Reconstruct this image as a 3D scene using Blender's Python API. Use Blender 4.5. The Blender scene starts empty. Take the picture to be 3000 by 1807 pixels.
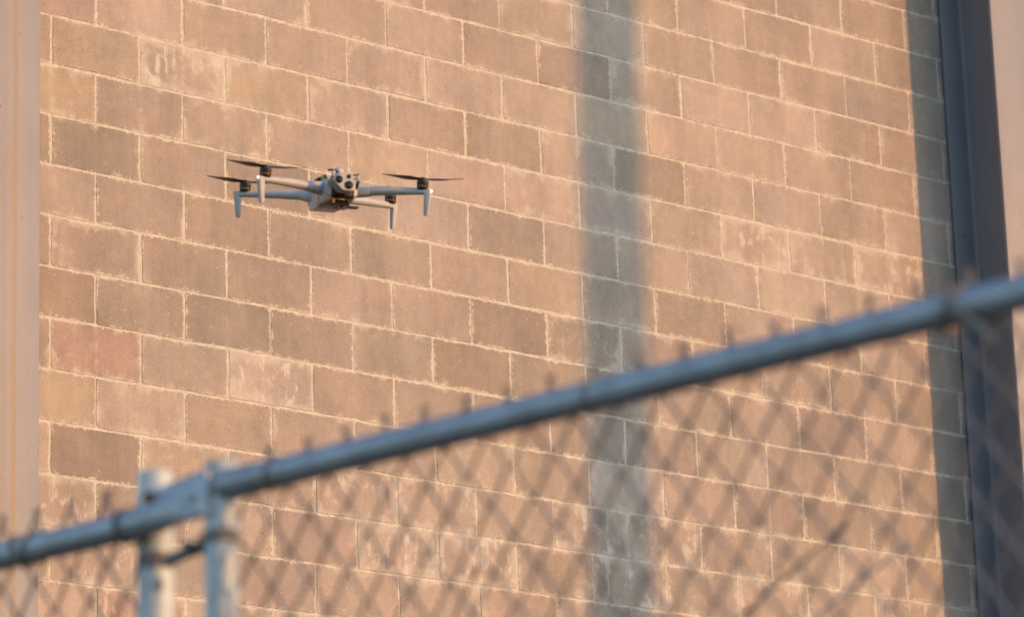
import bpy, bmesh, math, random
from mathutils import Vector, Matrix, Euler
random.seed(7)
scene = bpy.context.scene
C = scene.collection
R = math.radians

# ------------------------------------------------------------------ camera
CAM = Vector((-7.32660, -11.78205, 1.63247))
CF = Vector((0.60531186, 0.74467113, 0.28118048))
CR = Vector((0.78133938, -0.62332432, -0.03123393))
CU = Vector((-0.15200763, -0.23860365, 0.95914648))
FPX = 11110.49
cd = bpy.data.cameras.new('camera')
cam = bpy.data.objects.new('camera', cd)
C.objects.link(cam)
m = Matrix((CR, CU, -CF)).transposed().to_4x4()
m.translation = CAM
cam.matrix_world = m
cd.sensor_width = 36.0
cd.sensor_fit = 'HORIZONTAL'
cd.lens = 36.0 * FPX / 3000.0
cd.clip_start = 0.1
cd.clip_end = 2000
cd.dof.use_dof = True
cd.dof.focus_distance = 13.4
cd.dof.aperture_fstop = 4.5
cd.dof.aperture_blades = 0
scene.camera = cam

# ------------------------------------------------------------------ sky, sun, exposure
SUN_EL, SUN_AZ = R(15.0), R(149.0)          # azimuth clockwise from +Y
w = bpy.data.worlds.new('World')
scene.world = w
w.use_nodes = True
wn = w.node_tree
sky = wn.nodes.new('ShaderNodeTexSky')
sky.sky_type = 'NISHITA'
sky.sun_disc = False
sky.sun_elevation = SUN_EL
sky.sun_rotation = SUN_AZ
sky.air_density = 1.0
sky.dust_density = 0.48
sky.ozone_density = 1.0
bg = wn.nodes['Background']
wn.links.new(sky.outputs[0], bg.inputs[0])
bg.inputs[1].default_value = 0.15
sd = bpy.data.lights.new('sun', 'SUN')
sd.energy = 2.0
sd.angle = R(0.53)
sd.color = (1.0, 0.43, 0.11)
sun = bpy.data.objects.new('sun', sd)
C.objects.link(sun)
SV = Vector((math.sin(SUN_AZ) * math.cos(SUN_EL), math.cos(SUN_AZ) * math.cos(SUN_EL), math.sin(SUN_EL)))
sun.rotation_euler = (-SV).to_track_quat('-Z', 'Y').to_euler()
sun.location = (8, -14, 12)
scene.view_settings.view_transform = 'Standard'
scene.view_settings.look = 'None'
scene.view_settings.exposure = 1.04
scene.view_settings.gamma = 1.0
scene.view_settings.use_curve_mapping = False


scene.cycles.max_bounces = 5
scene.cycles.diffuse_bounces = 3
scene.cycles.glossy_bounces = 3
scene.cycles.use_adaptive_sampling = True
scene.cycles.adaptive_threshold = 0.02


# ------------------------------------------------------------------ helpers
def tag(o, label=None, cat=None, group=None, kind=None):
    if label: o['label'] = label
    if cat: o['category'] = cat
    if group: o['group'] = group
    if kind: o['kind'] = kind
    return o


def empty(name, loc=(0, 0, 0), rz=0.0):
    o = bpy.data.objects.new(name, None)
    C.objects.link(o)
    o.location = loc
    o.rotation_euler = (0, 0, rz)
    o.empty_display_size = 0.1
    return o


def obj(name, bm, mat, parent=None, smooth=False, loc=None):
    me = bpy.data.meshes.new(name)
    bm.normal_update()
    bm.to_mesh(me)
    bm.free()
    if smooth:
        for p in me.polygons: p.use_smooth = True
        try:
            me.set_sharp_from_angle(angle=R(40))
        except Exception:
            pass
    me.materials.append(mat)
    o = bpy.data.objects.new(name, me)
    C.objects.link(o)
    if parent: o.parent = parent
    if loc: o.location = loc
    return o


def B(): return bmesh.new()


def box(bm, c, s, rot=None, bev=0.0, seg=2):
    r = bmesh.ops.create_cube(bm, size=1.0)
    vs = r['verts']
    M = Matrix.Translation(Vector(c)) @ (rot.to_4x4() if rot else Matrix.Identity(4)) @ Matrix.Diagonal((s[0], s[1], s[2], 1))
    bmesh.ops.transform(bm, matrix=M, verts=vs)
    if bev > 0:
        es = {e for v in vs for e in v.link_edges}
        bmesh.ops.bevel(bm, geom=list(es), offset=bev, segments=seg, profile=0.5, affect='EDGES')


def frame_for(t, up=Vector((0, 0, 1))):
    t = t.normalized()
    if abs(t.dot(up)) > 0.95: up = Vector((0, 1, 0))
    a = t.cross(up).normalized()
    b = a.cross(t).normalized()
    return a, b


def tube(bm, pts, rad, n=10, cap=True, flat=None, up=Vector((0, 0, 1))):
    """swept tube; rad scalar or list; flat = list of (ra, rb) pairs"""
    pts = [Vector(p) for p in pts]
    rings = []
    for i, p in enumerate(pts):
        if i == 0: t = pts[1] - pts[0]
        elif i == len(pts) - 1: t = pts[-1] - pts[-2]
        else: t = (pts[i + 1] - pts[i]).normalized() + (pts[i] - pts[i - 1]).normalized()
        a, b = frame_for(t, up)
        if flat: ra, rb = flat[i]
        else: ra = rb = (rad[i] if isinstance(rad, (list, tuple)) else rad)
        rings.append([bm.verts.new(p + a * math.cos(2 * math.pi * k / n) * ra + b * math.sin(2 * math.pi * k / n) * rb) for k in range(n)])
    for q in range(len(rings) - 1):
        for k in range(n):
            bm.faces.new((rings[q][k], rings[q][(k + 1) % n], rings[q + 1][(k + 1) % n], rings[q + 1][k]))
    if cap:
        bm.faces.new(list(reversed(rings[0])))
        bm.faces.new(rings[-1])
    return rings


def loft(bm, secs, cap=True):
    rings = [[bm.verts.new(Vector(v)) for v in s] for s in secs]
    n = len(rings[0])
    for q in range(len(rings) - 1):
        for k in range(n):
            bm.faces.new((rings[q][k], rings[q][(k + 1) % n], rings[q + 1][(k + 1) % n], rings[q + 1][k]))
    if cap:
        bm.faces.new(list(reversed(rings[0])))
        bm.faces.new(rings[-1])
    bmesh.ops.recalc_face_normals(bm, faces=bm.faces)


def rr(w_, h_, r_, n=4):
    """rounded rectangle outline, centred, half sizes w_, h_"""
    out = []
    for cx, cy, a0 in ((w_ - r_, h_ - r_, 0), (-(w_ - r_), h_ - r_, 90), (-(w_ - r_), -(h_ - r_), 180), (w_ - r_, -(h_ - r_), 270)):
        for i in range(n + 1):
            a = R(a0 + 90 * i / n)
            out.append((cx + r_ * math.cos(a), cy + r_ * math.sin(a)))
    return out


# ------------------------------------------------------------------ materials
class NT:
    def __init__(s, name):
        s.m = bpy.data.materials.new(name)
        s.m.use_nodes = True
        s.t = s.m.node_tree
        s.p = s.t.nodes['Principled BSDF']

    def n(s, typ, **k):
        x = s.t.nodes.new(typ)
        for a, b in k.items(): setattr(x, a, b)
        return x

    def l(s, a, b): s.t.links.new(a, b)

    def noise(s, vec, scale, detail=4, rough=0.55, dist=0.0):
        x = s.n('ShaderNodeTexNoise')
        x.inputs['Scale'].default_value = scale
        x.inputs['Detail'].default_value = detail
        x.inputs['Roughness'].default_value = rough
        x.inputs['Distortion'].default_value = dist
        if vec is not None: s.l(vec, x.inputs['Vector'])
        return x.outputs['Fac']

    def mapping(s, vec, scale=(1, 1, 1), loc=(0, 0, 0)):
        x = s.n('ShaderNodeMapping')
        x.inputs['Scale'].default_value = scale
        x.inputs['Location'].default_value = loc
        s.l(vec, x.inputs['Vector'])
        return x.outputs[0]

    def math(s, op, a, b=None, c=None, clamp=False):
        x = s.n('ShaderNodeMath', operation=op, use_clamp=clamp)
        for i, v in enumerate((a, b, c)):
            if v is None: continue
            if isinstance(v, (int, float)): x.inputs[i].default_value = v
            else: s.l(v, x.inputs[i])
        return x.outputs[0]

    def step(s, v, lo, hi, tlo=0.0, thi=1.0):
        x = s.n('ShaderNodeMapRange', interpolation_type='SMOOTHSTEP')
        for nm, q in (('From Min', lo), ('From Max', hi), ('To Min', tlo), ('To Max', thi)):
            if isinstance(q, (int, float)): x.inputs[nm].default_value = q
            else: s.l(q, x.inputs[nm])
        s.l(v, x.inputs['Value'])
        return x.outputs['Result']

    def mix(s, f, a, b, mode='MIX'):
        x = s.n('ShaderNodeMix', data_type='RGBA', blend_type=mode)
        for sock, v in ((x.inputs['Factor'], f), (x.inputs['A'], a), (x.inputs['B'], b)):
            if isinstance(v, (int, float)): sock.default_value = v
            elif isinstance(v, tuple): sock.default_value = (*v, 1) if len(v) == 3 else v
            else: s.l(v, sock)
        return x.outputs['Result']

    def bump(s, h, strength=0.3, dist=0.01):
        x = s.n('ShaderNodeBump')
        x.inputs['Strength'].default_value = strength
        x.inputs['Distance'].default_value = dist
        s.l(h, x.inputs['Height'])
        s.l(x.outputs[0], s.p.inputs['Normal'])

    def set(s, rough=None, metal=None, spec=None):
        if rough is not None: s.p.inputs['Roughness'].default_value = rough
        if metal is not None: s.p.inputs['Metallic'].default_value = metal
        if spec is not None: s.p.inputs['Specular IOR Level'].default_value = spec
        return s


def objco(t): return t.n('ShaderNodeTexCoord').outputs['Object']


def grey(t, v):
    x = t.n('ShaderNodeCombineColor')
    for i in range(3): t.l(v, x.inputs[i])
    return x.outputs[0]


MORTAR = (0.495, 0.468, 0.412)


def make_block_mat():
    t = NT('concrete_block')
    pos = t.n('ShaderNodeNewGeometry').outputs['Position']
    bc = t.n('ShaderNodeAttribute', attribute_name='bcol')
    bp = t.n('ShaderNodeAttribute', attribute_name='bpos')
    sp = t.n('ShaderNodeSeparateXYZ'); t.l(bp.outputs['Vector'], sp.inputs[0])
    lx, eff, lz = sp.outputs
    dx = t.math('SUBTRACT', 0.1985, t.math('ABSOLUTE', lx))
    dz = t.math('SUBTRACT', 0.0969, t.math('ABSOLUTE', lz))
    d = t.math('MINIMUM', dx, dz)
    big = t.noise(pos, 5.5, 2)
    mid = t.noise(pos, 24.0, 4, 0.62)
    streak = t.noise(t.mapping(pos, (34, 34, 4.0)), 1.0, 3, 0.62)
    grain = t.noise(pos, 190.0, 3, 0.75)
    v = t.math('ADD', t.step(big, 0.3, 0.7, 0.94, 1.06), t.step(mid, 0.25, 0.75, -0.06, 0.06))
    v = t.math('ADD', v, t.step(streak, 0.25, 0.75, -0.035, 0.035))
    v = t.math('ADD', v, t.step(grain, 0.25, 0.75, -0.22, 0.22))
    # water stains that run down over several courses
    stain = t.noise(t.mapping(pos, (3.2, 3.2, 0.75)), 1.0, 4, 0.6, 0.3)
    v = t.math('ADD', v, t.step(stain, 0.32, 0.68, -0.11, 0.09))
    col = t.mix(1.0, bc.outputs['Color'], grey(t, v), 'MULTIPLY')
    col = t.mix(t.step(big, 0.42, 0.68, 0.0, 0.5), col, t.mix(1.0, col, (1.05, 0.97, 0.90), 'MULTIPLY'))
    # chalky bloom, heavier along the arrises and over the block webs
    e1 = t.noise(t.mapping(pos, (1, 1, 0.7)), 13.0, 5, 0.70, 0.5)
    edge = t.step(d, 0.0, 0.05, 0.15, 0.0)
    web = t.step(t.math('ABSOLUTE', t.math('ADD', lx, t.math('MULTIPLY', t.math('SUBTRACT', mid, 0.5), 0.02))), 0.003, 0.013, 0.055, 0.0)
    e = t.math('ADD', t.math('ADD', t.math('MULTIPLY', e1, 0.80), t.math('MULTIPLY', big, 0.28)), t.math('ADD', edge, web))
    e = t.math('ADD', e, t.math('MULTIPLY', eff, 0.20))
    e = t.math('ADD', e, t.math('MULTIPLY', t.math('SUBTRACT', stain, 0.5), 0.30))
    em = t.step(e, 0.70, 0.87)
    drm = t.math('MULTIPLY', t.step(t.math('ADD', t.math('MULTIPLY', streak, 0.45), t.math('MULTIPLY', e1, 0.6)), 0.56, 0.62), t.step(eff, 0.40, 0.95))
    col = t.mix(t.math('MULTIPLY', em, 0.58), col, (0.47, 0.44, 0.40))
    col = t.mix(t.math('MULTIPLY', drm, 0.75), col, (0.52, 0.50, 0.46))
    # light aggregate specks and a few dark pits
    vo = t.n('ShaderNodeTexVoronoi', feature='F1'); vo.inputs['Scale'].default_value = 60
    t.l(pos, vo.inputs['Vector'])
    sel = t.n('ShaderNodeSeparateColor'); t.l(vo.outputs['Color'], sel.inputs[0])
    sz = t.step(sel.outputs[1], 0.0, 1.0, 0.08, 0.24)
    ins = t.math('LESS_THAN', vo.outputs['Distance'], sz)
    dot = t.math('MULTIPLY', ins, t.math('GREATER_THAN', sel.outputs[0], 0.935))
    pit = t.math('MULTIPLY', ins, t.math('LESS_THAN', sel.outputs[0], 0.025))
    col = t.mix(t.math('MULTIPLY', dot, 0.5), col, (0.50, 0.48, 0.44))
    col = t.mix(t.math('MULTIPLY', pit, 0.5), col, (0.12, 0.09, 0.07))
    # mortar smeared over the arrises
    ed = t.math('ADD', t.noise(pos, 62.0, 4, 0.72), t.math('ADD', t.math('MULTIPLY', mid, 0.45), t.math('MULTIPLY', big, 0.45)))
    lim = t.step(ed, 0.81, 1.24, -0.0022, 0.0150)
    sm = t.step(t.math('SUBTRACT', d, lim), -0.0022, 0.0012, 1.0, 0.0)
    col = t.mix(t.math('MULTIPLY', sm, 0.9), col, MORTAR)
    t.l(col, t.p.inputs['Base Color'])
    t.set(rough=0.95, spec=0.12)
    t.bump(t.math('ADD', t.math('MULTIPLY', grain, 0.6), t.math('MULTIPLY', mid, 0.5)), 0.42, 0.005)
    return t.m


def make_mortar_mat():
    t = NT('mortar')
    pos = t.n('ShaderNodeNewGeometry').outputs['Position']
    a = t.noise(pos, 30, 5, 0.65); b = t.noise(pos, 220, 3, 0.7)
    v = t.math('ADD', t.step(a, 0.3, 0.7, 0.80, 1.14), t.step(b, 0.25, 0.75, -0.16, 0.14))
    col = t.mix(1.0, MORTAR, grey(t, v), 'MULTIPLY')
    pit = t.step(t.noise(t.mapping(pos, (1, 1, 1), (4, 4, 4)), 70, 3, 0.6), 0.70, 0.76)
    col = t.mix(t.math('MULTIPLY', pit, 0.6), col, (0.12, 0.08, 0.055))
    t.l(col, t.p.inputs['Base Color'])
    t.set(rough=0.95, spec=0.1)
    t.bump(t.math('ADD', a, b), 0.5, 0.005)
    return t.m


def make_column_mat(name, streaks):
    """pinkish beige painted steel, rust bleeding in vertical lines and freckles"""
    t = NT(name)
    co = objco(t)
    pos = t.n('ShaderNodeNewGeometry').outputs['Position']
    st = t.noise(t.mapping(pos, (60, 60, 1.3)), 1.0, 4, 0.6)
    blot = t.noise(pos, 3.0, 3)
    v = t.math('ADD', t.step(st, 0.25, 0.75, 0.975, 1.02), t.step(blot, 0.3, 0.7, -0.05, 0.05))
    col = t.mix(1.0, (0.190, 0.200, 0.232), grey(t, v), 'MULTIPLY')
    s = t.n('ShaderNodeSeparateXYZ'); t.l(co, s.inputs[0])
    x, y, z = s.outputs
    wob = t.math('MULTIPLY', t.math('SUBTRACT', t.noise(t.mapping(pos, (0.1, 0.1, 2.2)), 1.0, 4), 0.5), 0.022)
    rag = t.noise(t.mapping(pos, (1, 1, 0.45)), 70, 5, 0.75)
    big = t.noise(t.mapping(pos, (0.2, 0.2, 0.5)), 2.2, 3)

    def line(x0, wd, amt):
        dd = t.math('ABSOLUTE', t.math('SUBTRACT', t.math('ADD', x, wob), x0))
        g = t.step(dd, 0.0, wd, 1.0, 0.0)
        return t.math('MULTIPLY', t.step(t.math('ADD', t.math('MULTIPLY', g, 0.55), t.math('MULTIPLY', rag, 1.0)), 0.78, 1.12), amt)
    low = t.step(z, -0.6, 2.0, 1.0, 0.3)
    front = t.math('LESS_THAN', y, -0.0)
    rust = t.math('MAXIMUM', line(0.024, 0.030, 0.75), t.math('MULTIPLY', line(-0.020, 0.026, 0.45), low))
    rust = t.math('MULTIPLY', rust, t.math('MULTIPLY', front, streaks))
    fre = t.step(t.noise(t.mapping(pos, (1, 1, 0.8)), 48, 4, 0.6), 0.66, 0.73)
    fre = t.math('MULTIPLY', fre, t.step(t.noise(t.mapping(pos, (1, 1, 1), (3, 9, 1)), 3.5, 2), 0.40, 0.62))
    rc = t.mix(t.step(rag, 0.35, 0.7), (0.20, 0.125, 0.06), (0.235, 0.18, 0.115))
    col = t.mix(rust, col, rc)
    col = t.mix(t.math('MULTIPLY', fre, 0.8), col, (0.13, 0.065, 0.035))
    t.l(col, t.p.inputs['Base Color'])
    t.set(rough=0.5, spec=0.35)
    t.bump(t.math('ADD', rag, t.math('MULTIPLY', rust, 0.8)), 0.12, 0.003)
    return t.m


def make_galv(name, base=(0.29, 0.33, 0.38), rough=0.5, metal=0.5, rust=0.0):
    t = NT(name)
    pos = t.n('ShaderNodeNewGeometry').outputs['Position']
    vo = t.n('ShaderNodeTexVoronoi'); vo.inputs['Scale'].default_value = 160
    t.l(pos, vo.inputs['Vector'])
    sp = t.n('ShaderNodeSeparateColor'); t.l(vo.outputs['Color'], sp.inputs[0])
    n1 = t.noise(pos, 18, 4)
    v = t.math('ADD', t.step(n1, 0.3, 0.7, 0.84, 1.12), t.step(sp.outputs[0], 0, 1, -0.07, 0.07))
    col = t.mix(1.0, base, grey(t, v), 'MULTIPLY')
    if rust > 0:
        rm = t.step(t.noise(t.mapping(pos, (1, 1, 0.6), (5, 5, 5)), 35, 5, 0.65), 0.62, 0.72)
        col = t.mix(t.math('MULTIPLY', rm, rust), col, (0.20, 0.10, 0.05))
    t.l(col, t.p.inputs['Base Color'])
    t.set(rough=rough, metal=metal)
    t.bump(n1, 0.08, 0.002)
    return t.m


def plain(name, base, rough=0.5, metal=0.0, var=0.08, scale=60, spec=0.4, emit=None):
    t = NT(name)
    co = objco(t)
    nn = t.noise(co, scale, 4)
    col = t.mix(1.0, base, grey(t, t.step(nn, 0.3, 0.7, 1 - var, 1 + var)), 'MULTIPLY')
    t.l(col, t.p.inputs['Base Color'])
    t.set(rough=rough, metal=metal, spec=spec)
    if emit:
        t.p.inputs['Emission Color'].default_value = (*emit[0], 1)
        t.p.inputs['Emission Strength'].default_value = emit[1]
    return t.m


M = {}
M['block'] = make_block_mat()
M['mortar'] = make_mortar_mat()
M['column'] = make_column_mat('painted_steel', 0.0)
M['column_rusty'] = make_column_mat('painted_steel_with_rust_streaks', 1.0)
M['galv'] = make_galv('galvanised_pipe')
M['galv_post'] = make_galv('weathered_galvanised_post', (0.38, 0.44, 0.48), 0.6, 0.2, 0.4)
M['wire'] = make_galv('chain_link_wire', (0.155, 0.148, 0.155), 0.55, 0.4, 0.3)
M['tie'] = plain('dull_tie_wire', (0.23, 0.205, 0.17), 0.6, 0.2)
M['band'] = make_galv('dark_steel_band', (0.13, 0.125, 0.12), 0.6, 0.3, 0.5)
M['rustbolt'] = plain('rusted_bolt', (0.16, 0.085, 0.05), 0.8)
M['drone'] = plain('matt_grey_plastic', (0.38, 0.385, 0.40), 0.5, 0, 0.04, 40)
M['drone_dk'] = plain('dark_grey_plastic', (0.075, 0.078, 0.085), 0.5, 0, 0.06)
M['black'] = plain('black_plastic', (0.014, 0.014, 0.016), 0.4, 0, 0.1)
M['blade'] = plain('propeller_black', (0.012, 0.012, 0.014), 0.35, 0, 0.1)
M['copper'] = plain('copper_winding', (0.55, 0.25, 0.07), 0.4, 0.7)
M['sunlit_gold'] = plain('painted_sunlit_edge', (0.50, 0.27, 0.07), 0.45, 0.4)  # gold colour stands for warm sunlight on the drone's nose edge
M['face'] = plain('pale_faceplate', (0.40, 0.375, 0.36), 0.5, 0, 0.03)
M['lens'] = plain('lens_glass', (0.004, 0.004, 0.006), 0.08, 0, 0.02, 60, 0.25)
M['yellow'] = plain('yellow_print', (0.36, 0.36, 0.06), 0.6)
M['led_white'] = plain('lamp_white', (0.8, 0.85, 0.9), 0.3, emit=((0.75, 0.85, 1.0), 1.6))
M['led_red'] = plain('lamp_warm', (0.9, 0.7, 0.65), 0.3, emit=((1.0, 0.62, 0.50), 0.9))
M['led_blue'] = plain('lamp_blue', (0.3, 0.4, 0.9), 0.3, emit=((0.35, 0.5, 1.0), 0.4))
M['cane'] = plain('dry_cane_brown', (0.17, 0.105, 0.07), 0.85, 0, 0.3, 25)
M['straw'] = plain('bleached_straw', (0.52, 0.47, 0.45), 0.8, 0, 0.15, 25)
M['cane_tip'] = plain('cane_tip_dark', (0.045, 0.022, 0.02), 0.85, 0, 0.3, 40)
M['wood'] = plain('weathered_pole_wood', (0.16, 0.115, 0.08), 0.9, 0, 0.3, 6)


def ground_mat():
    t = NT('asphalt_yard')
    pos = t.n('ShaderNodeNewGeometry').outputs['Position']
    a = t.noise(pos, 0.6, 5); b = t.noise(pos, 90, 3, 0.7)
    v = t.math('ADD', t.step(a, 0.3, 0.7, 0.8, 1.2), t.step(b, 0.2, 0.8, -0.25, 0.25))
    t.l(t.mix(1.0, (0.034, 0.032, 0.030), grey(t, v), 'MULTIPLY'), t.p.inputs['Base Color'])
    t.set(rough=0.9, spec=0.2)
    t.bump(b, 0.4, 0.01)
    return t.m


# ------------------------------------------------------------------ ground
bm = B()
bmesh.ops.create_grid(bm, x_segments=8, y_segments=8, size=600)
tag(obj('ground', bm, ground_mat()), kind='structure')

# ------------------------------------------------------------------ block wall
U = 0.2032
ROW0 = 35 * U                      # height of joint 0
X0, X1 = -19, 42                   # half-block limits of the wall
BASE = (0.322, 0.282, 0.255)

# blocks whose look stands out in the photograph: (course, first half-block): (brightness, rgb tint, bloom)
SPECIAL = {
    (1, 0): (1.04, (1, 1, 0.94), 0.25), (1, 2): (1.0, (1, 1, 1), 1.0), (1, 4): (1.07, (1, 1, 0.93), 0.35), (1, 6): (1.04, (1, 1, 1), 0.5),
    (2, -1): (1.07, (1, 1, 0.93), 0.5), (2, 1): (0.96, (1, 1, 1), 0.4), (2, 3): (1.0, (1, 1, 1), 0.45), (2, 5): (1.06, (1, .99, 1), 0.1),
    (3, 0): (0.84, (0.97, 1, 1), 0.3), (3, 2): (0.96, (1, 1, 1), 0.05), (3, -2): (0.88, (1, 1, 1), 0.0), (3, 12): (1.02, (1, 1, 1), 0.15),
    (4, 1): (0.96, (1, 1, 1), 0.15), (4, 3): (0.93, (1, 0.99, 0.96), 0.0), (4, 5): (0.92, (1, 1, 1), 0.2), (4, 9): (1.04, (1.0, .99, .98), 0.0),
    (5, 0): (0.92, (1, 1, 1), 0.5), (5, 2): (0.90, (1, 1, 1), 0.05), (5, 4): (0.94, (1, 0.98, 0.98), 0.0), (5, -2): (0.92, (1, 1, 1), 0.0),
    (6, -1): (0.88, (1, 0.98, 0.92), 0.0), (6, 1): (0.90, (1, 1, 1), 0.1), (6, 3): (0.84, (0.97, 1, 1), 0.05), (6, 5): (0.88, (1, 1, 1), 0.0), (6, 9): (0.86, (1, 0.99, 0.97), 0.0),
    (7, 0): (0.97, (1.05, 0.94, 0.94), 0.5), (7, 2): (0.98, (0.98, 1, 1), 0.2), (7, 4): (1.12, (0.99, 1, 1.02), 0.9), (7, 6): (0.95, (1, .98, .97), 0.3),
    (7, 8): (0.98, (1, 1, 1), 0.1), (7, 10): (0.95, (1, .98, .96), 0.0),
    (8, -1): (1.08, (1, 1, 0.92), 0.1), (8, 1): (1.12, (1, .99, .97), 0.55), (8, 3): (0.97, (1, .99, .95), 0.0), (8, 5): (1.0, (1, 1, 1), 0.2),
    (9, 0): (0.80, (1, 0.98, 0.97), 0.05), (9, 2): (1.03, (1, 1, 0.97), 0.45), (9, 4): (0.98, (1, 1, 1), 0.1),
    (10, -1): (0.94, (1, 1, 1), 0.8), (11, 0): (1.0, (1, 1, 1), 0.7), (12, 1): (0.97, (1.05, .93, .93), 0.75),
    (-2, 9): (0.93, (1, 1, 1), 0.0), (-1, 10): (0.92, (1, .99, .98), 0.0), (-1, 8): (1.0, (1, 1, 1), 0.1), (1, 12): (1.0, (1, 1, 1), 0.3), (2, 13): (1.06, (1, 1, 1.03), 0.5),
    (4, 13): (1.0, (1, 1, 1), 0.5), (5, 12): (0.90, (1, 1, 1), 0.6), (1, 16): (1.03, (1, 1, 1), 0.35), (2, 17): (1.06, (1, 1, 1), 0.75), (2, 19): (1.03, (1, 1, 1), 0.6), (2, 21): (1.0, (1, 1, 1), 0.75),
    (-2, 17): (0.93, (1, .99, .97), 0.0), (-2, 19): (0.95, (1, .99, .97), 0.1), (-1, 20): (0.95, (1, .99, .97), 0.1), (-3, 18): (0.95, (1, .99, .97), 0.0),
    (9, 8): (0.98, (1, 1, 1), 0.6), (10, 7): (1.0, (1, 1, 1), 0.9), (10, 9): (0.98, (1, 1, 1), 0.85), (9, 6): (1.0, (1, 1, 1), 0.7), (10, 13): (0.98, (1, 1, 1), 0.8), (9, 12): (0.97, (1, 1, 1), 0.8), (8, 13): (1.22, (1, 1, 1.02), 0.35), (9, 14): (0.95, (1, 1, 1), 0.75),
    (10, 17): (1.0, (1, 1, 1), 0.75), (11, 20): (1.0, (1, 1, 1), 0.95), (11, 22): (1.0, (1, 1, 1), 0.9), (9, 20): (1.02, (1, 1, 1), 0.5), (10, 21): (0.98, (1, 1, 1), 0.8), (8, 16): (1.05, (1, 1, 1), 0.4),
}


def to_px(P):
    q = Vector(P) - CAM
    wz = q.dot(CF)
    if wz < 0.5: return (-9999, -9999)
    return (1500 + FPX * q.dot(CR) / wz, 903.5 - FPX * q.dot(CU) / wz)


def block_geo(rng, hx, hz, front):
    """outline rings of one block: jittered arris, small chamfer, sides into the joint"""
    def side(a, b, n, nrm):
        out = []
        for i in range(n):
            f = (i + 0.5 + rng.uniform(-.2, .2)) / n
            j = rng.gauss(0, 0.0014)
            out.append((a[0] + (b[0] - a[0]) * f + nrm[0] * j, a[1] + (b[1] - a[1]) * f + nrm[1] * j))
        return out
    o = []
    cs = [(hx, hz), (-hx, hz), (-hx, -hz), (hx, -hz)]
    nr = [(0, 1), (-1, 0), (0, -1), (1, 0)]
    rad = [min(0.022, abs(rng.gauss(0.003, 0.0035)) + 0.0015) for _ in range(4)]
    for i in range(4):
        a, b = cs[i], cs[(i + 1) % 4]
        L = math.hypot(b[0] - a[0], b[1] - a[1])
        ux, uz = (b[0] - a[0]) / L, (b[1] - a[1]) / L
        a2 = (a[0] + ux * rad[i], a[1] + uz * rad[i])
        b2 = (b[0] - ux * rad[(i + 1) % 4], b[1] - uz * rad[(i + 1) % 4])
        o.append(a2)
        o += side(a2, b2, 5 if i % 2 == 0 else 3, nr[i])
        o.append(b2)
    n = len(o)
    vs, fs = [], []
    for (x, z) in o:
        k = 1 - 0.0016 / max(abs(x), 0.03), 1 - 0.0016 / max(abs(z), 0.03)
        vs.append((x * k[0], front, z * k[1]))
    vs += [(x, front + 0.0012, z) for x, z in o]
    vs += [(x, 0.03, z) for x, z in o]
    fs.append(list(range(n - 1, -1, -1)) if False else list(range(n)))
    for r_ in range(2):
        for i in range(n):
            j = (i + 1) % n
            fs.append([r_ * n + i, (r_ + 1) * n + i, (r_ + 1) * n + j, r_ * n + j])
    return vs, fs


wall = empty('block_wall', (0, 0, 0))
tag(wall, 'tall wall of tan concrete blocks with pale mortar joints behind the drone', 'wall', kind='thing')


def finish_block_mesh(name, vs, fs, col, pos):
    me = bpy.data.meshes.new(name)
    me.from_pydata(vs, [], fs)
    a = me.attributes.new('bcol', 'FLOAT_COLOR', 'POINT')
    a.data.foreach_set('color', [c for q in col for c in q])
    b = me.attributes.new('bpos', 'FLOAT_VECTOR', 'POINT')
    b.data.foreach_set('vector', [c for q in pos for c in q])
    me.materials.append(M['block'])
    me.validate()
    o = bpy.data.objects.new(name, me)
    C.objects.link(o)
    o.parent = wall
    return o


rest = ([], [], [], [])
nb = 0
for r_ in range(-15, 35):
    zc = ROW0 - U * (r_ + 0.5)
    k = X0 + ((r_ + 1 - X0) % 2)
    while k < X1:
        rng = random.Random(r_ * 977 + k * 31 + 5)
        xc = (k + 1) * U
        hx = 0.1985 + rng.gauss(0, 0.0013)
        hz = 0.0969 + rng.gauss(0, 0.0011)
        br = rng.gauss(0.975, 0.07); tint = (1 + rng.gauss(0, .012), 1, 1 + rng.gauss(0, .02)); eff = max(0.0, rng.gauss(0.04, 0.22))
        if r_ > 8: eff = max(0, eff + 0.15)
        if (r_, k) in SPECIAL: br, tint, eff = SPECIAL[(r_, k)]
        col = (BASE[0] * br * tint[0], BASE[1] * br * tint[1], BASE[2] * br * tint[2], 1.0)
        vs, fs = block_geo(rng, hx, hz, max(-.0008, min(.0004, rng.gauss(-.0002, 0.0004))))
        corners = [to_px((xc + a * hx, 0, zc + b * hz)) for a in (-1, 1) for b in (-1, 1)]
        seen = min(c[0] for c in corners) < 3020 and max(c[0] for c in corners) > -20 and min(c[1] for c in corners) < 1830 and max(c[1] for c in corners) > -20 and xc + hx > -0.30 and xc - hx < 4.98
        if seen:
            o = finish_block_mesh('block', vs, fs, [col] * len(vs), [(v[0], eff, v[2]) for v in vs])
            o.location = (xc + rng.gauss(0, .0006), 0, zc + rng.gauss(0, .0006))
            o.rotation_euler = (rng.uniform(-.004, .004), rng.gauss(0, .0012), rng.uniform(-.002, .002))
            nb += 1
        else:
            n0 = len(rest[0])
            rest[0].extend((v[0] + xc, v[1], v[2] + zc) for v in vs)
            rest[1].extend([i + n0 for i in f] for f in fs)
            rest[2].extend([col] * len(vs))
            rest[3].extend((v[0], eff, v[2]) for v in vs)
        k += 2
tag(finish_block_mesh('outer_blockwork', *rest), kind='stuff')
print('blocks in view', nb)
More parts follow.
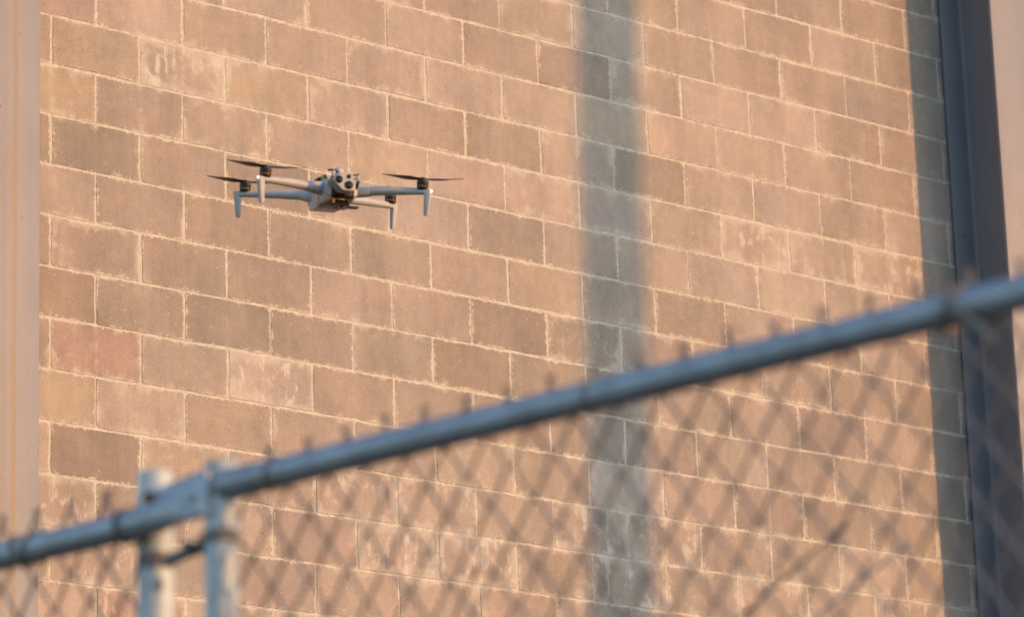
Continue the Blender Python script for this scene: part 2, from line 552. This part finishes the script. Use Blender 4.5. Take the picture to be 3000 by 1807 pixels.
# mortar and the body of the wall behind it
bm = B()
box(bm, ((X0 + X1 + 1) * U / 2, 0.0019 + 0.12, 25 * U), ((X1 - X0 + 1) * U, 0.24, 50 * U))
obj('mortar_bed', bm, M['mortar'], wall)
bm = B()
box(bm, ((X0 + X1 + 1) * U / 2, 0.12, 50 * U + 0.05), ((X1 - X0 + 2) * U, 0.34, 0.10), bev=0.008)
obj('coping', bm, M['mortar'], wall)


# ------------------------------------------------------------------ steel columns
def column(x, label, fm):
    root = empty('steel_column', (x, -0.0, 0))
    tag(root, label, 'column', 'steel columns standing against the block wall', kind='thing')
    H = 50 * U
    for nm, y0, y1 in (('front_flange', -0.345, -0.328), ('back_flange', -0.029, -0.012)):
        bm = B()
        box(bm, (0, 0, 0), (0.262, y1 - y0, H), bev=0.0025)
        o = obj(nm, bm, M[fm] if nm == 'front_flange' else M['column'], root, True, (0, (y0 + y1) / 2, H / 2 + 0.02))
    # web with rolled fillets
    yb, yf, hw, f = -0.0288, -0.3282, 0.0055, 0.019
    pr = []
    for i in range(6):
        a = R(90 * i / 5)
        pr.append((hw + f - f * math.sin(a), yb - f + f * math.cos(a)))
    for i in range(6):
        a = R(90 * i / 5)
        pr.append((hw + f - f * math.cos(a), yf + f - f * math.sin(a)))
    full = pr + [(-px, py) for px, py in reversed(pr)]
    bm = B()
    loft(bm, [[(px, py, 0.02) for px, py in full], [(px, py, H + 0.02) for px, py in full]])
    obj('web', bm, M['column'], root, True)
    bm = B()
    box(bm, (0, -0.18, 0.011), (0.42, 0.34, 0.022), bev=0.003)
    obj('base_plate', bm, M['column'], root)
    return root


column(-0.393, 'pinkish beige steel column with orange rust streaks at the left end of the wall', 'column_rusty')
column(5.031, 'steel column with dark shaded web and pinkish front at the right end of the wall', 'column')

# ------------------------------------------------------------------ pole whose soft shadow crosses the wall
PD = 12.6
pole = empty('utility_pole', (2.815 + PD * 0.515, -PD * 0.857, 0))
tag(pole, 'round wooden utility pole whose soft grey shadow crosses the block wall', 'pole')
bm = B()
tube(bm, [(-0.14, 0, 0), (-0.075, 0, 5), (0, 0, 9.6), (0.055, 0, 13)], [0.172, 0.162, 0.155, 0.150], 20)
obj('shaft', bm, M['wood'], pole, True)
bm = B()
tube(bm, [(0.055, 0, 12.98), (0.055, 0, 13.05)], [0.155, 0.12], 20)
obj('cap', bm, M['band'], pole, True)

# ------------------------------------------------------------------ chain-link fence
FZ = 2.93247                       # rail height
fence = empty('chain_link_fence', (-4.31786, -7.39798, 0), math.atan2(-0.9793449, 0.20219685))
tag(fence, 'galvanised chain-link fence with a sloping top rail crossing the foreground', 'fence')
RR = 0.0216
WP = 0.0745                        # spacing of the knuckles along the top


def fabric(name, s0, n, top, sgn=1):
    bm = B()
    wv = WP / 2; h = 0.0480; wr = 0.0029
    nz = int((top - 0.06) / h)
    rng = random.Random(n)
    for k in range(n):
        pts = []
        e = k % 2 == 0
        # twisted tip
        tx = s0 + k * wv if e else s0 + (k + 1) * wv
        d = -1 if e else 1
        tw = rng.uniform(-.004, .004); tl = rng.uniform(.009, .016)
        pts.append((tx + d * 0.005 + tw, 0.0215 + d * 0.004, top + tl))
        pts.append((tx - d * 0.002, 0.0215 - d * 0.002, top + tl * 0.55))
        pts.append((tx + d * 0.0022, 0.0215 + d * 0.002, top + 0.004))
        for j in range(nz):
            left = (j % 2 == 0) == e
            xx = s0 + (k if left else k + 1) * wv
            inn = 0.0035 if left else -0.0035
            sag = 0.003 * math.sin(j * 0.45 + k * 0.37) + rng.gauss(0, .0012)
            pts.append((xx + inn * .3 + sag, 0.0215 + (0.002 if left else -0.002), top - 0.004 - j * h + rng.uniform(-.0012, .0012)))
        tube(bm, pts, wr, 5, True, up=Vector((0, 1, 0)))
    return obj(name, bm, M['wire'], fence, True)


fabric('chain_link_mesh', 0.155 - 2 * WP, 62, FZ + 0.038)
fabric('chain_link_mesh', -0.100 - WP * 10, 19, FZ + 0.030)

# top rails
bm = B()
tube(bm, [(-0.010, 0, FZ), (2.75, 0, FZ)], RR, 28)
rail = obj('top_rail', bm, M['galv'], fence, True)
bm = B()
prof = [(0.021, RR + .0012), (0.075, RR + .0012), (0.078, RR + .0004)]
tube(bm, [(x, 0, FZ) for x, _ in prof], [r for _, r in prof], 28)
obj('rail_end_cup', bm, M['galv'], rail, True)
LZ = FZ - 0.0300
LY = -0.012
bm = B()
tube(bm, [(-2.2, LY, LZ), (-0.150, LY, LZ)], RR, 28)
lrail = obj('top_rail', bm, M['galv'], fence, True)
# cup that swallows the left rail and flares into a flat blade bolted to the end post
bm = B()
cup = [(-0.172, LY, LZ, .0222, .0222), (-0.168, LY, LZ, .0232, .0232), (-0.158, LY, LZ, .0222, .0222), (-0.118, LY, LZ + .001, .0214, .0216), (-0.090, LY - .003, LZ + .006, .0160, .0250),
       (-0.066, LY - .006, LZ + .013, .0090, .0300), (-0.045, LY - .008, LZ + .017, .0050, .0340), (-0.020, LY - .0095, LZ + .018, .0040, .0350), (0.004, LY - .0125, LZ + .018, .0035, .0345)]
tube(bm, [c[:3] for c in cup], 0, 24, True, flat=[(c[3], c[4]) for c in cup])
obj('rail_end_cup', bm, M['galv'], lrail, True)
bm = B()
tube(bm, [(-0.178, LY, LZ), (-0.171, LY, LZ)], RR + .0055, 24)
obj('cup_collar', bm, M['band'], lrail, True)


def post(x, y, top, r, label=None):
    bm = B()
    n = 28
    # open pipe: outer wall, rim, inner wall
    rings = []
    for z, q in ((0.0, r), (top, r), (top, r - .004), (top - .25, r - .004)):
        rings.append([bm.verts.new((x + q * math.cos(2 * math.pi * i / n), y + q * math.sin(2 * math.pi * i / n), z)) for i in range(n)])
    for a, b in zip(rings, rings[1:]):
        for i in range(n):
            bm.faces.new((a[i], a[(i + 1) % n], b[(i + 1) % n], b[i]))
    o = obj('post', bm, M['galv_post'], fence, True)
    return o


def ring(bm, x, y, z, r, hh, th=0.0025, n=28):
    rings = []
    for zz, q in ((z - hh, r + .0004), (z - hh, r + th), (z + hh, r + th), (z + hh, r + .0004)):
        rings.append([bm.verts.new((x + q * math.cos(2 * math.pi * i / n), y + q * math.sin(2 * math.pi * i / n), zz)) for i in range(n)])
    for a, b in zip(rings, rings[1:]):
        for i in range(n):
            bm.faces.new((a[i], a[(i + 1) % n], b[(i + 1) % n], b[i]))


PR = post(0.0, 0.006, FZ + 0.036, 0.0242)
bm = B(); ring(bm, 0, 0.006, FZ - 0.074, 0.0242, 0.0095)
box(bm, (-0.034, 0.003, FZ - 0.074), (0.024, 0.005, 0.019), bev=.001)
obj('brace_band', bm, M['band'], PR, True)
bm = B(); ring(bm, 0, 0.006, FZ - 0.55, 0.0242, 0.0095)
obj('brace_band', bm, M['band'], PR, True)
PLX, PLY = -0.162, 0.036
PL = post(PLX, PLY, FZ + 0.056, 0.0268)
bm = B(); ring(bm, PLX, PLY, FZ - 0.078, 0.0268, 0.0110)
obj('brace_band', bm, M['band'], PL, True)
bm = B()
box(bm, (-0.078, 0.018, FZ - 0.080), (0.100, 0.008, 0.017), Matrix.Rotation(R(-8), 3, 'Y'), bev=.001)
tube(bm, [(-0.062, -0.006, FZ - 0.076), (-0.062, 0.040, FZ - 0.076)], 0.008, 6)
obj('clamp_bar', bm, M['band'], PL, True)
# strap and rusted bolt near the top of the left post, tying it to the cup
bm = B()
box(bm, (PLX + .058, 0.016, FZ + 0.018), (0.085, 0.007, 0.022), Matrix.Rotation(R(-6), 3, 'Y'), bev=.002)
obj('strap', bm, M['galv'], PL, True)
bm = B()
tube(bm, [(PLX + .012, 0.004, FZ + 0.013), (PLX + .012, 0.016, FZ + 0.013)], 0.0085, 6)
obj('bolt', bm, M['rustbolt'], PL)
for zz in (0.0, -0.03):
    bm = B()
    tube(bm, [(-0.030, -0.030, LZ + 0.016 + zz * .9), (-0.030, -0.018, LZ + 0.016 + zz * .9)], 0.006, 6)
    obj('bolt', bm, M['galv_post'], lrail)
# next post of the run, out of frame to the right
P3 = post(2.76, 0.006, FZ + 0.036, 0.0242)


def tie(s, z, y, par, tilt=0.02, tail=None, r=0.0019):
    bm = B()
    pts = []
    for i in range(27):
        a = 2 * math.pi * i / 24 + 1.0
        q = RR + r * 1.1
        yy = math.cos(a) * q
        zz = math.sin(a) * q
        if yy > 0.006: yy += 0.007 * (yy / q)
        pts.append((s + tilt * math.sin(a) * 0.35 + 0.0022 * (i / 26 - .5), y + yy, z + zz))
    tube(bm, pts, r, 6)
    o = obj('tie_wire', bm, M['tie'], par, True)
    if tail:
        bm = B()
        tube(bm, tail, [0.0032, 0.0038, 0.0042, 0.0036], 7)
        obj('tie_wire_end', bm, M['tie'], o, True)


tie(0.112, FZ, 0, rail, 0.03)
tie(0.690, FZ, 0, rail, 0.02)
tie(1.262, FZ, 0, rail, 0.05, [(1.268, -0.020, FZ + 0.008), (1.292, -0.025, FZ - 0.018), (1.315, -0.029, FZ - 0.040), (1.335, -0.033, FZ - 0.060)], 0.0026)
tie(1.95, FZ, 0, rail, 0.02)
tie(-0.372, LZ, LY, lrail, 0.04, None, 0.0024)
tie(-0.395, LZ, LY, lrail, -0.02, None, 0.0030)
tie(-1.1, LZ, LY, lrail, 0.02)


# ------------------------------------------------------------------ dry canes leaning up behind the fence
def cane(tip, low, base, r, mat, tipmat, label, knob):
    tip, low, base = Vector(tip), Vector(low), Vector(base)
    root = empty('dry_cane', base)
    tag(root, label, 'dry stalk', 'dry canes leaning behind the fence')
    d = (low - tip)
    k_ = 0.30 / d.length
    p3 = low + d * k_ + Vector((0, 0, -0.12))
    pts = [tip, tip.lerp(low, .5) + Vector((0, 0, .0015)), low, low + d * k_ * .5 + Vector((0, 0, -.02)), p3]
    mid = p3.lerp(base, .5); mid.z = p3.z * .45; mid.x = p3.x * .3 + base.x * .7; mid.y = p3.y * .3 + base.y * .7
    pts += [mid, base]
    # smooth with catmull-rom
    out = []
    for i in range(len(pts) - 1):
        p0 = pts[max(i - 1, 0)]; p1 = pts[i]; p2 = pts[i + 1]; q3 = pts[min(i + 2, len(pts) - 1)]
        for s in range(6):
            t = s / 6
            out.append(0.5 * ((2 * p1) + (p2 - p0) * t + (2 * p0 - 5 * p1 + 4 * p2 - q3) * t * t + (3 * p1 - p0 - 3 * p2 + q3) * t ** 3))
    out.append(pts[-1])
    L = len(out)
    bm = B()
    tube(bm, [p - base for p in out], [r * (0.75 + 0.9 * i / L) for i in range(L)], 8)
    obj('stalk', bm, mat, root, True)
    if knob:
        dd = (tip - low).normalized()
        bm = B()
        tube(bm, [tip - base - dd * .03, tip - base - dd * .015, tip - base, tip - base + dd * .006], [r * .9, r * knob, r * knob, r * .3], 8)
        obj('seed_head', bm, tipmat, root, True)


cane((-3.572, -7.913, 2.862), (-3.630, -7.759, 2.758), (-3.95, -7.25, 0), 0.0029, M['cane'], M['cane_tip'], 'brown dry cane with a dark knobbed tip before the lower right of the wall', 1.5)
cane((-3.490, -7.971, 2.840), (-3.528, -7.847, 2.772), (-3.85, -7.40, 0), 0.0032, M['straw'], M['straw'], 'pale bleached straw slanting up beside the shaded column edge', 0)
cane((-3.857, -7.413, 2.865), (-3.862, -7.356, 2.795), (-4.05, -7.00, 0), 0.0018, M['cane'], M['cane_tip'], 'short dark tipped cane showing at the bottom centre through the fence', 1.7)

# ------------------------------------------------------------------ drone
drone = empty('quadcopter_drone', (-0.97256, -3.12586, ROW0 - 1.960645))
_a, _b, _c = -0.4128754, 0.20178107, 0.02668879
RM = Matrix.Rotation(_a, 3, 'Z') @ Matrix.Rotation(_b, 3, 'X') @ Matrix.Rotation(_c, 3, 'Y')
drone.rotation_euler = RM.to_euler()
tag(drone, 'grey four-armed camera drone hovering in front of the block wall', 'drone')
G, K, D_ = M['drone'], M['black'], M['drone_dk']


def secs(lst, n=4):
    out = []
    for (y, cx, cz, hw, hh, r_) in lst:
        out.append([(cx + px, y, cz + pz) for px, pz in rr(hw, hh, min(r_, hw * .98, hh * .98), n)])
    return out


# hull: narrow body, tall at the tail, nose tucked under the camera
bm = B()
loft(bm, secs([(-.172, 0, -.014, .022, .015, .010), (-.165, 0, -.014, .036, .022, .012), (-.140, 0, -.012, .047, .029, .014), (-.09, 0, -.006, .051, .036, .014), (-.02, 0, -.002, .048, .039, .012), (.09, 0, -.002, .041, .036, .012), (.15, 0, -.002, .036, .032, .012), (.165, 0, -.002, .028, .024, .012)]))
hull = obj('body', bm, G, drone, True)
# dark belly tray with sensors
bm = B()
loft(bm, secs([(-.150, 0, -.036, .022, .006, .004), (-.135, 0, -.041, .032, .010, .004), (-.06, 0, -.045, .036, .012, .004), (.0, 0, -.042, .030, .006, .004)]))
obj('belly_tray', bm, K, drone, True)
bm = B()
for x, y in ((-.016, -.125), (.014, -.118), (0, -.085)):
    tube(bm, [(x, y, -.048), (x, y, -.058)], [.008, .007], 12)
obj('belly_sensor', bm, D_, drone, True)
# battery block under the tail
bm = B()
loft(bm, secs([(-.03, -.002, -.030, .030, .012, .004), (-.015, -.002, -.033, .041, .016, .004), (.10, -.002, -.032, .039, .015, .004), (.115, -.002, -.030, .030, .012, .004)]))
obj('battery', bm, G, drone, True)
bm = B()
box(bm, (.056, -.05, -.046), (.038, .05, .005), bev=.002)
obj('skid_plate', bm, D_, drone, True)
# orange sunlight on the nose tray edge, painted as gold coloured bars
bm = B()
box(bm, (-.014, -.1665, -.0365), (.046, .006, .0045), Matrix.Rotation(R(4), 3, 'Y'), bev=.001)
box(bm, (-.024, -.166, -.044), (.006, .006, .012), bev=.001)
box(bm, (.012, -.170, -.029), (.008, .006, .008), bev=.001)
obj('nose_sunlit_edge', bm, M['sunlit_gold'], drone, True)
# nose side cheeks
for s in (-1, 1):
    bm = B()
    loft(bm, [[(s * (.034 + .012 * q), y, z) for (q, y, z) in sec] for sec in (
        [(0, -.178, -.028), (1, -.170, -.024), (1, -.168, .004), (0, -.176, .008)],
        [(0.4, -.140, -.030), (1.3, -.138, -.026), (1.3, -.138, .010), (0.4, -.140, .014)])])
    obj('nose_cheek', bm, G, drone, True)
# black block standing in for the dark of the nose recess under the camera, and a dark seam band round the hull
bm = B()
loft(bm, secs([(-.1765, .002, -.016, .026, .014, .006), (-.172, .002, -.016, .034, .020, .008), (-.160, .002, -.016, .036, .022, .008)]))
obj('nose_recess_block', bm, K, drone, True)
bm = B()
loft(bm, secs([(-.074, 0, -.005, .0515, .0368, .0145), (-.070, 0, -.005, .0515, .0368, .0145)]))
obj('hull_seam', bm, D_, drone, True)
# sensor dome on the back
bm = B()
prof = []
for i in range(9):
    a = R(90 * i / 8)
    prof.append((.0155 * math.cos(a) + .0002, .043 + .019 * math.sin(a)))
tube(bm, [(-.004, -.125, z) for _, z in [(0, .025)] + prof], [.0175] + [r for r, _ in prof], 18)
obj('sensor_dome', bm, G, drone, True)
# dark hatch on the left shoulder with a small print
bm = B()
box(bm, (-.044, -.065, .030), (.030, .05, .014), Matrix.Rotation(R(-28), 3, 'Y'), bev=.003)
ht = obj('hatch', bm, K, drone, True)
bm = B()
box(bm, (-.0455, -.0915, .032), (.011, .002, .005), Matrix.Rotation(R(-28), 3, 'Y'))
obj('hatch_print', bm, M['yellow'], ht)

# gimballed camera
GC = Vector((-.005, -.196, .0045))
GS = 1.07
GR = Euler((R(-6), 0, R(4))).to_matrix()
head = []
face = [(-.033, .008), (-.031, .012), (-.008, .026), (-.004, .0275), (.017, .0275), (.021, .025), (.0265, -.014), (.0255, -.019), (.021, -.0245), (-.004, -.0235), (-.009, -.0215), (-.031, -.002), (-.0335, .002)]
bm = B()
def gp(x, y, z): return tuple(GC + GR @ Vector((x * GS, y, z * GS)))
ring_f = [gp(x * .985, -.0285, z * .985) for x, z in face]
ring_0 = [gp(x, -.027, z) for x, z in face]
ring_1 = [gp(x * 1.08 - .004, -.004, z * 1.08 - .001) for x, z in face]
ring_2 = [gp(x * 1.02 - .004, .020, z * 1.0) for x, z in face]
loft(bm, [ring_0, ring_1, ring_2])
gim = obj('camera_head', bm, D_, drone, True)
gim.data.materials[0] = plain('camera_housing', (0.20, 0.205, 0.215), 0.5, 0, .04)
bm = B()
loft(bm, [ring_f, [gp(x, -.0268, z) for x, z in face]])
obj('faceplate', bm, M['face'], gim, True)


def lens(x, z, r_):
    bm = B()
    q = [(-.0287, r_), (-.0305, r_), (-.0305, r_ * .82), (-.0293, r_ * .8)]
    rings = [[bm.verts.new(gp(x + rad * math.cos(2 * math.pi * i / 20), y, z + rad * math.sin(2 * math.pi * i / 20))) for i in range(20)] for y, rad in q]
    for a, b in zip(rings, rings[1:]):
        for i in range(20): bm.faces.new((a[i], a[(i + 1) % 20], b[(i + 1) % 20], b[i]))
    bm.faces.new(rings[-1])
    o = obj('lens', bm, K, gim, True)
    # domed glass
    bm = B()
    rs = [(r_ * .8, -.0294), (r_ * .6, -.0302), (r_ * .32, -.0307), (r_ * .02, -.0309)]
    rings = [[bm.verts.new(gp(x + rad * math.cos(2 * math.pi * i / 16), y, z + rad * math.sin(2 * math.pi * i / 16))) for i in range(16)] for rad, y in rs]
    for a, b in zip(rings, rings[1:]):
        for i in range(16): bm.faces.new((a[i], a[(i + 1) % 16], b[(i + 1) % 16], b[i]))
    bm.faces.new(rings[-1])
    bmesh.ops.recalc_face_normals(bm, faces=bm.faces)
    # glass is a second surface in the same lens barrel
    me = bpy.data.meshes.new('lens_glass'); bm.to_mesh(me); bm.free()
    for p in me.polygons: p.use_smooth = True
    me.materials.append(M['lens'])
    bm2 = B(); bm2.from_mesh(o.data); bm2.from_mesh(me)
    nf = len(o.data.polygons)
    bm2.faces.ensure_lookup_table()
    for f_ in bm2.faces[nf:]: f_.material_index = 1
    bm2.to_mesh(o.data); bm2.free()
    o.data.materials.append(M['lens'])
    bpy.data.meshes.remove(me)


lens(-.0190, .0050, .0108)
lens(.0090, -.0090, .0118)
lens(.0090, .0150, .0060)
# yoke that carries the camera
for s, zz in ((-1, .034), (1, .026)):
    bm = B()
    x = .034 * s if s < 0 else .046
    box(bm, (x + .003 * -s, -.178, zz), (.0095, .012, .019), bev=.003)
    yk = obj('gimbal_damper', bm, M['face'], drone, True)
    bm = B()
    tube(bm, [(x, -.176, zz - .006), (x - .003 * s, -.172, zz - .022), (x - .010 * s, -.166, zz - .044)], .0046, 8)
    obj('damper_strut', bm, K, yk, True)
    bm = B()
    tube(bm, [(x - s * .020, -.172, zz + .007), (x, -.174, zz + .012), (x + (s * .013 if s < 0 else 0), -.174, zz + .010)], .0029, 8)
    tube(bm, [(x - s * .022, -.172, zz - .003), (x - s * .002, -.174, zz - .001)], .0020, 8)
    obj('damper_rod', bm, K, yk, True)

# arms
TIP = {'fl': (-.25, -.20), 'fr': (.25, -.20), 'rl': (-.24236, .20), 'rr': (.24236, .20)}
ROOT = {'fl': (-.048, -.105), 'fr': (.048, -.105), 'rl': (-.040, .085), 'rr': (.040, .085)}
BL = {'fl': 10, 'fr': -6, 'rl': 4, 'rr': 74}
LED = {'fl': 'led_red', 'fr': 'led_white', 'rl': 'led_blue', 'rr': 'led_blue'}
for kk in ('fl', 'fr', 'rl', 'rr'):
    tx, ty = TIP[kk]; rx, ry = ROOT[kk]
    t_, r0 = Vector((tx, ty, 0)), Vector((rx, ry, -.003))
    dv = (t_ - r0).normalized()
    side = Vector((-dv.y, dv.x, 0))
    sg = 1 if tx > 0 else -1
    # knuckle at the body
    k1 = r0 + dv * (.052 if kk[0] == 'f' else .030)
    bm = B()
    tube(bm, [r0 - dv * .012, r0 + dv * .004, k1 - dv * .004, k1], 0, 18, True, flat=[(.021, .021), (.021, .021), (.0165, .0168), (.0145, .015)])
    arm_k = obj('arm_hinge', bm, G, drone, True)
    bm = B()
    pts = [k1 - dv * .010, k1 + (t_ - k1) * .35 + Vector((0, 0, .002)), k1 + (t_ - k1) * .75 + Vector((0, 0, .001)), t_ - dv * .012, t_ - dv * .003, t_ + dv * .005]
    tube(bm, pts, 0, 18, True, flat=[(.0150, .0146), (.0140, .0136), (.0112, .0110), (.0098, .0098), (.0096, .0096), (.0060, .0066)])
    arm = obj('arm', bm, G, drone, True)
    # leg: tapering blade with two flat sides
    bm = B()
    lean = Vector((0.006 * -sg * (1 if sg < 0 else .3), 0, 0))
    ss = []
    for z, wd, dp in ((.006, .0098, .0090), (-.012, .0096, .0088), (-.035, .0084, .0077), (-.068, .0068, .0063), (-.071, .0060, .0056)):
        c = t_ + Vector((0, 0, z)) + lean * (-z / .07)
        ss.append([tuple(c + dv * (px) + side * py) for px, py in rr(wd, dp, .0025, 2)])
    loft(bm, ss)
    obj('leg', bm, G, arm, True)
    # motor: bell, stator with copper, base
    mc = t_ - dv * (.016 if kk != 'rl' else .024)
    bm = B()
    for z0, z1, ra, rb in ((.006, .011, .0150, .0165), (.0115, .014, .0165, .0165)):
        tube(bm, [(mc.x, mc.y, z0), (mc.x, mc.y, z1)], [ra, rb], 20)
    tube(bm, [(mc.x, mc.y, .019), (mc.x, mc.y, .022), (mc.x, mc.y, .031), (mc.x, mc.y, .033)], [.0170, .0178, .0178, .0150], 20)
    for i in range(8):
        a = 2 * math.pi * i / 8 + .2
        box(bm, (mc.x + .0155 * math.cos(a), mc.y + .0155 * math.sin(a), .0165), (.004, .004, .008), Matrix.Rotation(a, 3, 'Z'))
    mot = obj('motor', bm, K, arm, True)
    bm = B()
    tube(bm, [(mc.x, mc.y, .013), (mc.x, mc.y, .020)], .0140, 12)
    box(bm, (mc.x + .0135, mc.y - .0115, .0165), (.006, .004, .010), Matrix.Rotation(R(-40), 3, 'Z'), bev=.001)
    obj('winding', bm, M['copper'], arm, True)
    # light at the arm tip
    bm = B()
    lp = t_ + dv * .0085 + Vector((0, -.002, .002))
    rad = {'fl': .0062, 'fr': .0060, 'rl': .0034, 'rr': .0030}[kk]
    bmesh.ops.create_uvsphere(bm, u_segments=12, v_segments=8, radius=rad)
    bmesh.ops.transform(bm, matrix=Matrix.Translation(lp) @ Matrix.Diagonal((.8, .8, .8, 1)), verts=bm.verts)
    obj('lamp', bm, M[LED[kk]], arm, True)
    # two-bladed folding propeller
    bm = B()
    zc = .0375
    tube(bm, [(mc.x, mc.y, zc - .005), (mc.x, mc.y, zc + .003), (mc.x, mc.y, zc + .005)], [.0085, .0085, .005], 14)
    a0 = R(BL[kk])
    prop = obj('propeller', bm, K, drone, True)
    for q in (0, 1):
        a = a0 + q * math.pi
        e = Vector((math.cos(a), math.sin(a), 0)); f = Vector((-math.sin(a), math.cos(a), 0))
        ss = []
        for s_, ch, pit, off, up in ((.006, .006, 30, 0, 0), (.022, .0075, 30, 0, 0), (.040, .0115, 26, .001, .001), (.060, .0120, 20, .001, .002), (.084, .0098, 14, 0, .004), (.105, .0068, 10, -.001, .006), (.116, .0036, 8, -.003, .007), (.120, .0012, 8, -.005, .007)):
            c = Vector((mc.x, mc.y, zc + up)) + e * s_ + f * off
            ca, sa = math.cos(R(pit)), math.sin(R(pit))
            ring8 = []
            for px, pz in ((1, 0), (.5, .0012), (0, .0016), (-.6, .001), (-1, 0), (-.6, -.0004), (0, -.0004), (.5, -.0002)):
                ring8.append(tuple(c + f * (px * ch * ca - pz * sa) + Vector((0, 0, px * ch * sa + pz * ca))))
            ss.append(ring8)
        bm = B(); loft(bm, ss)
        obj('blade', bm, M['blade'], prop, True)
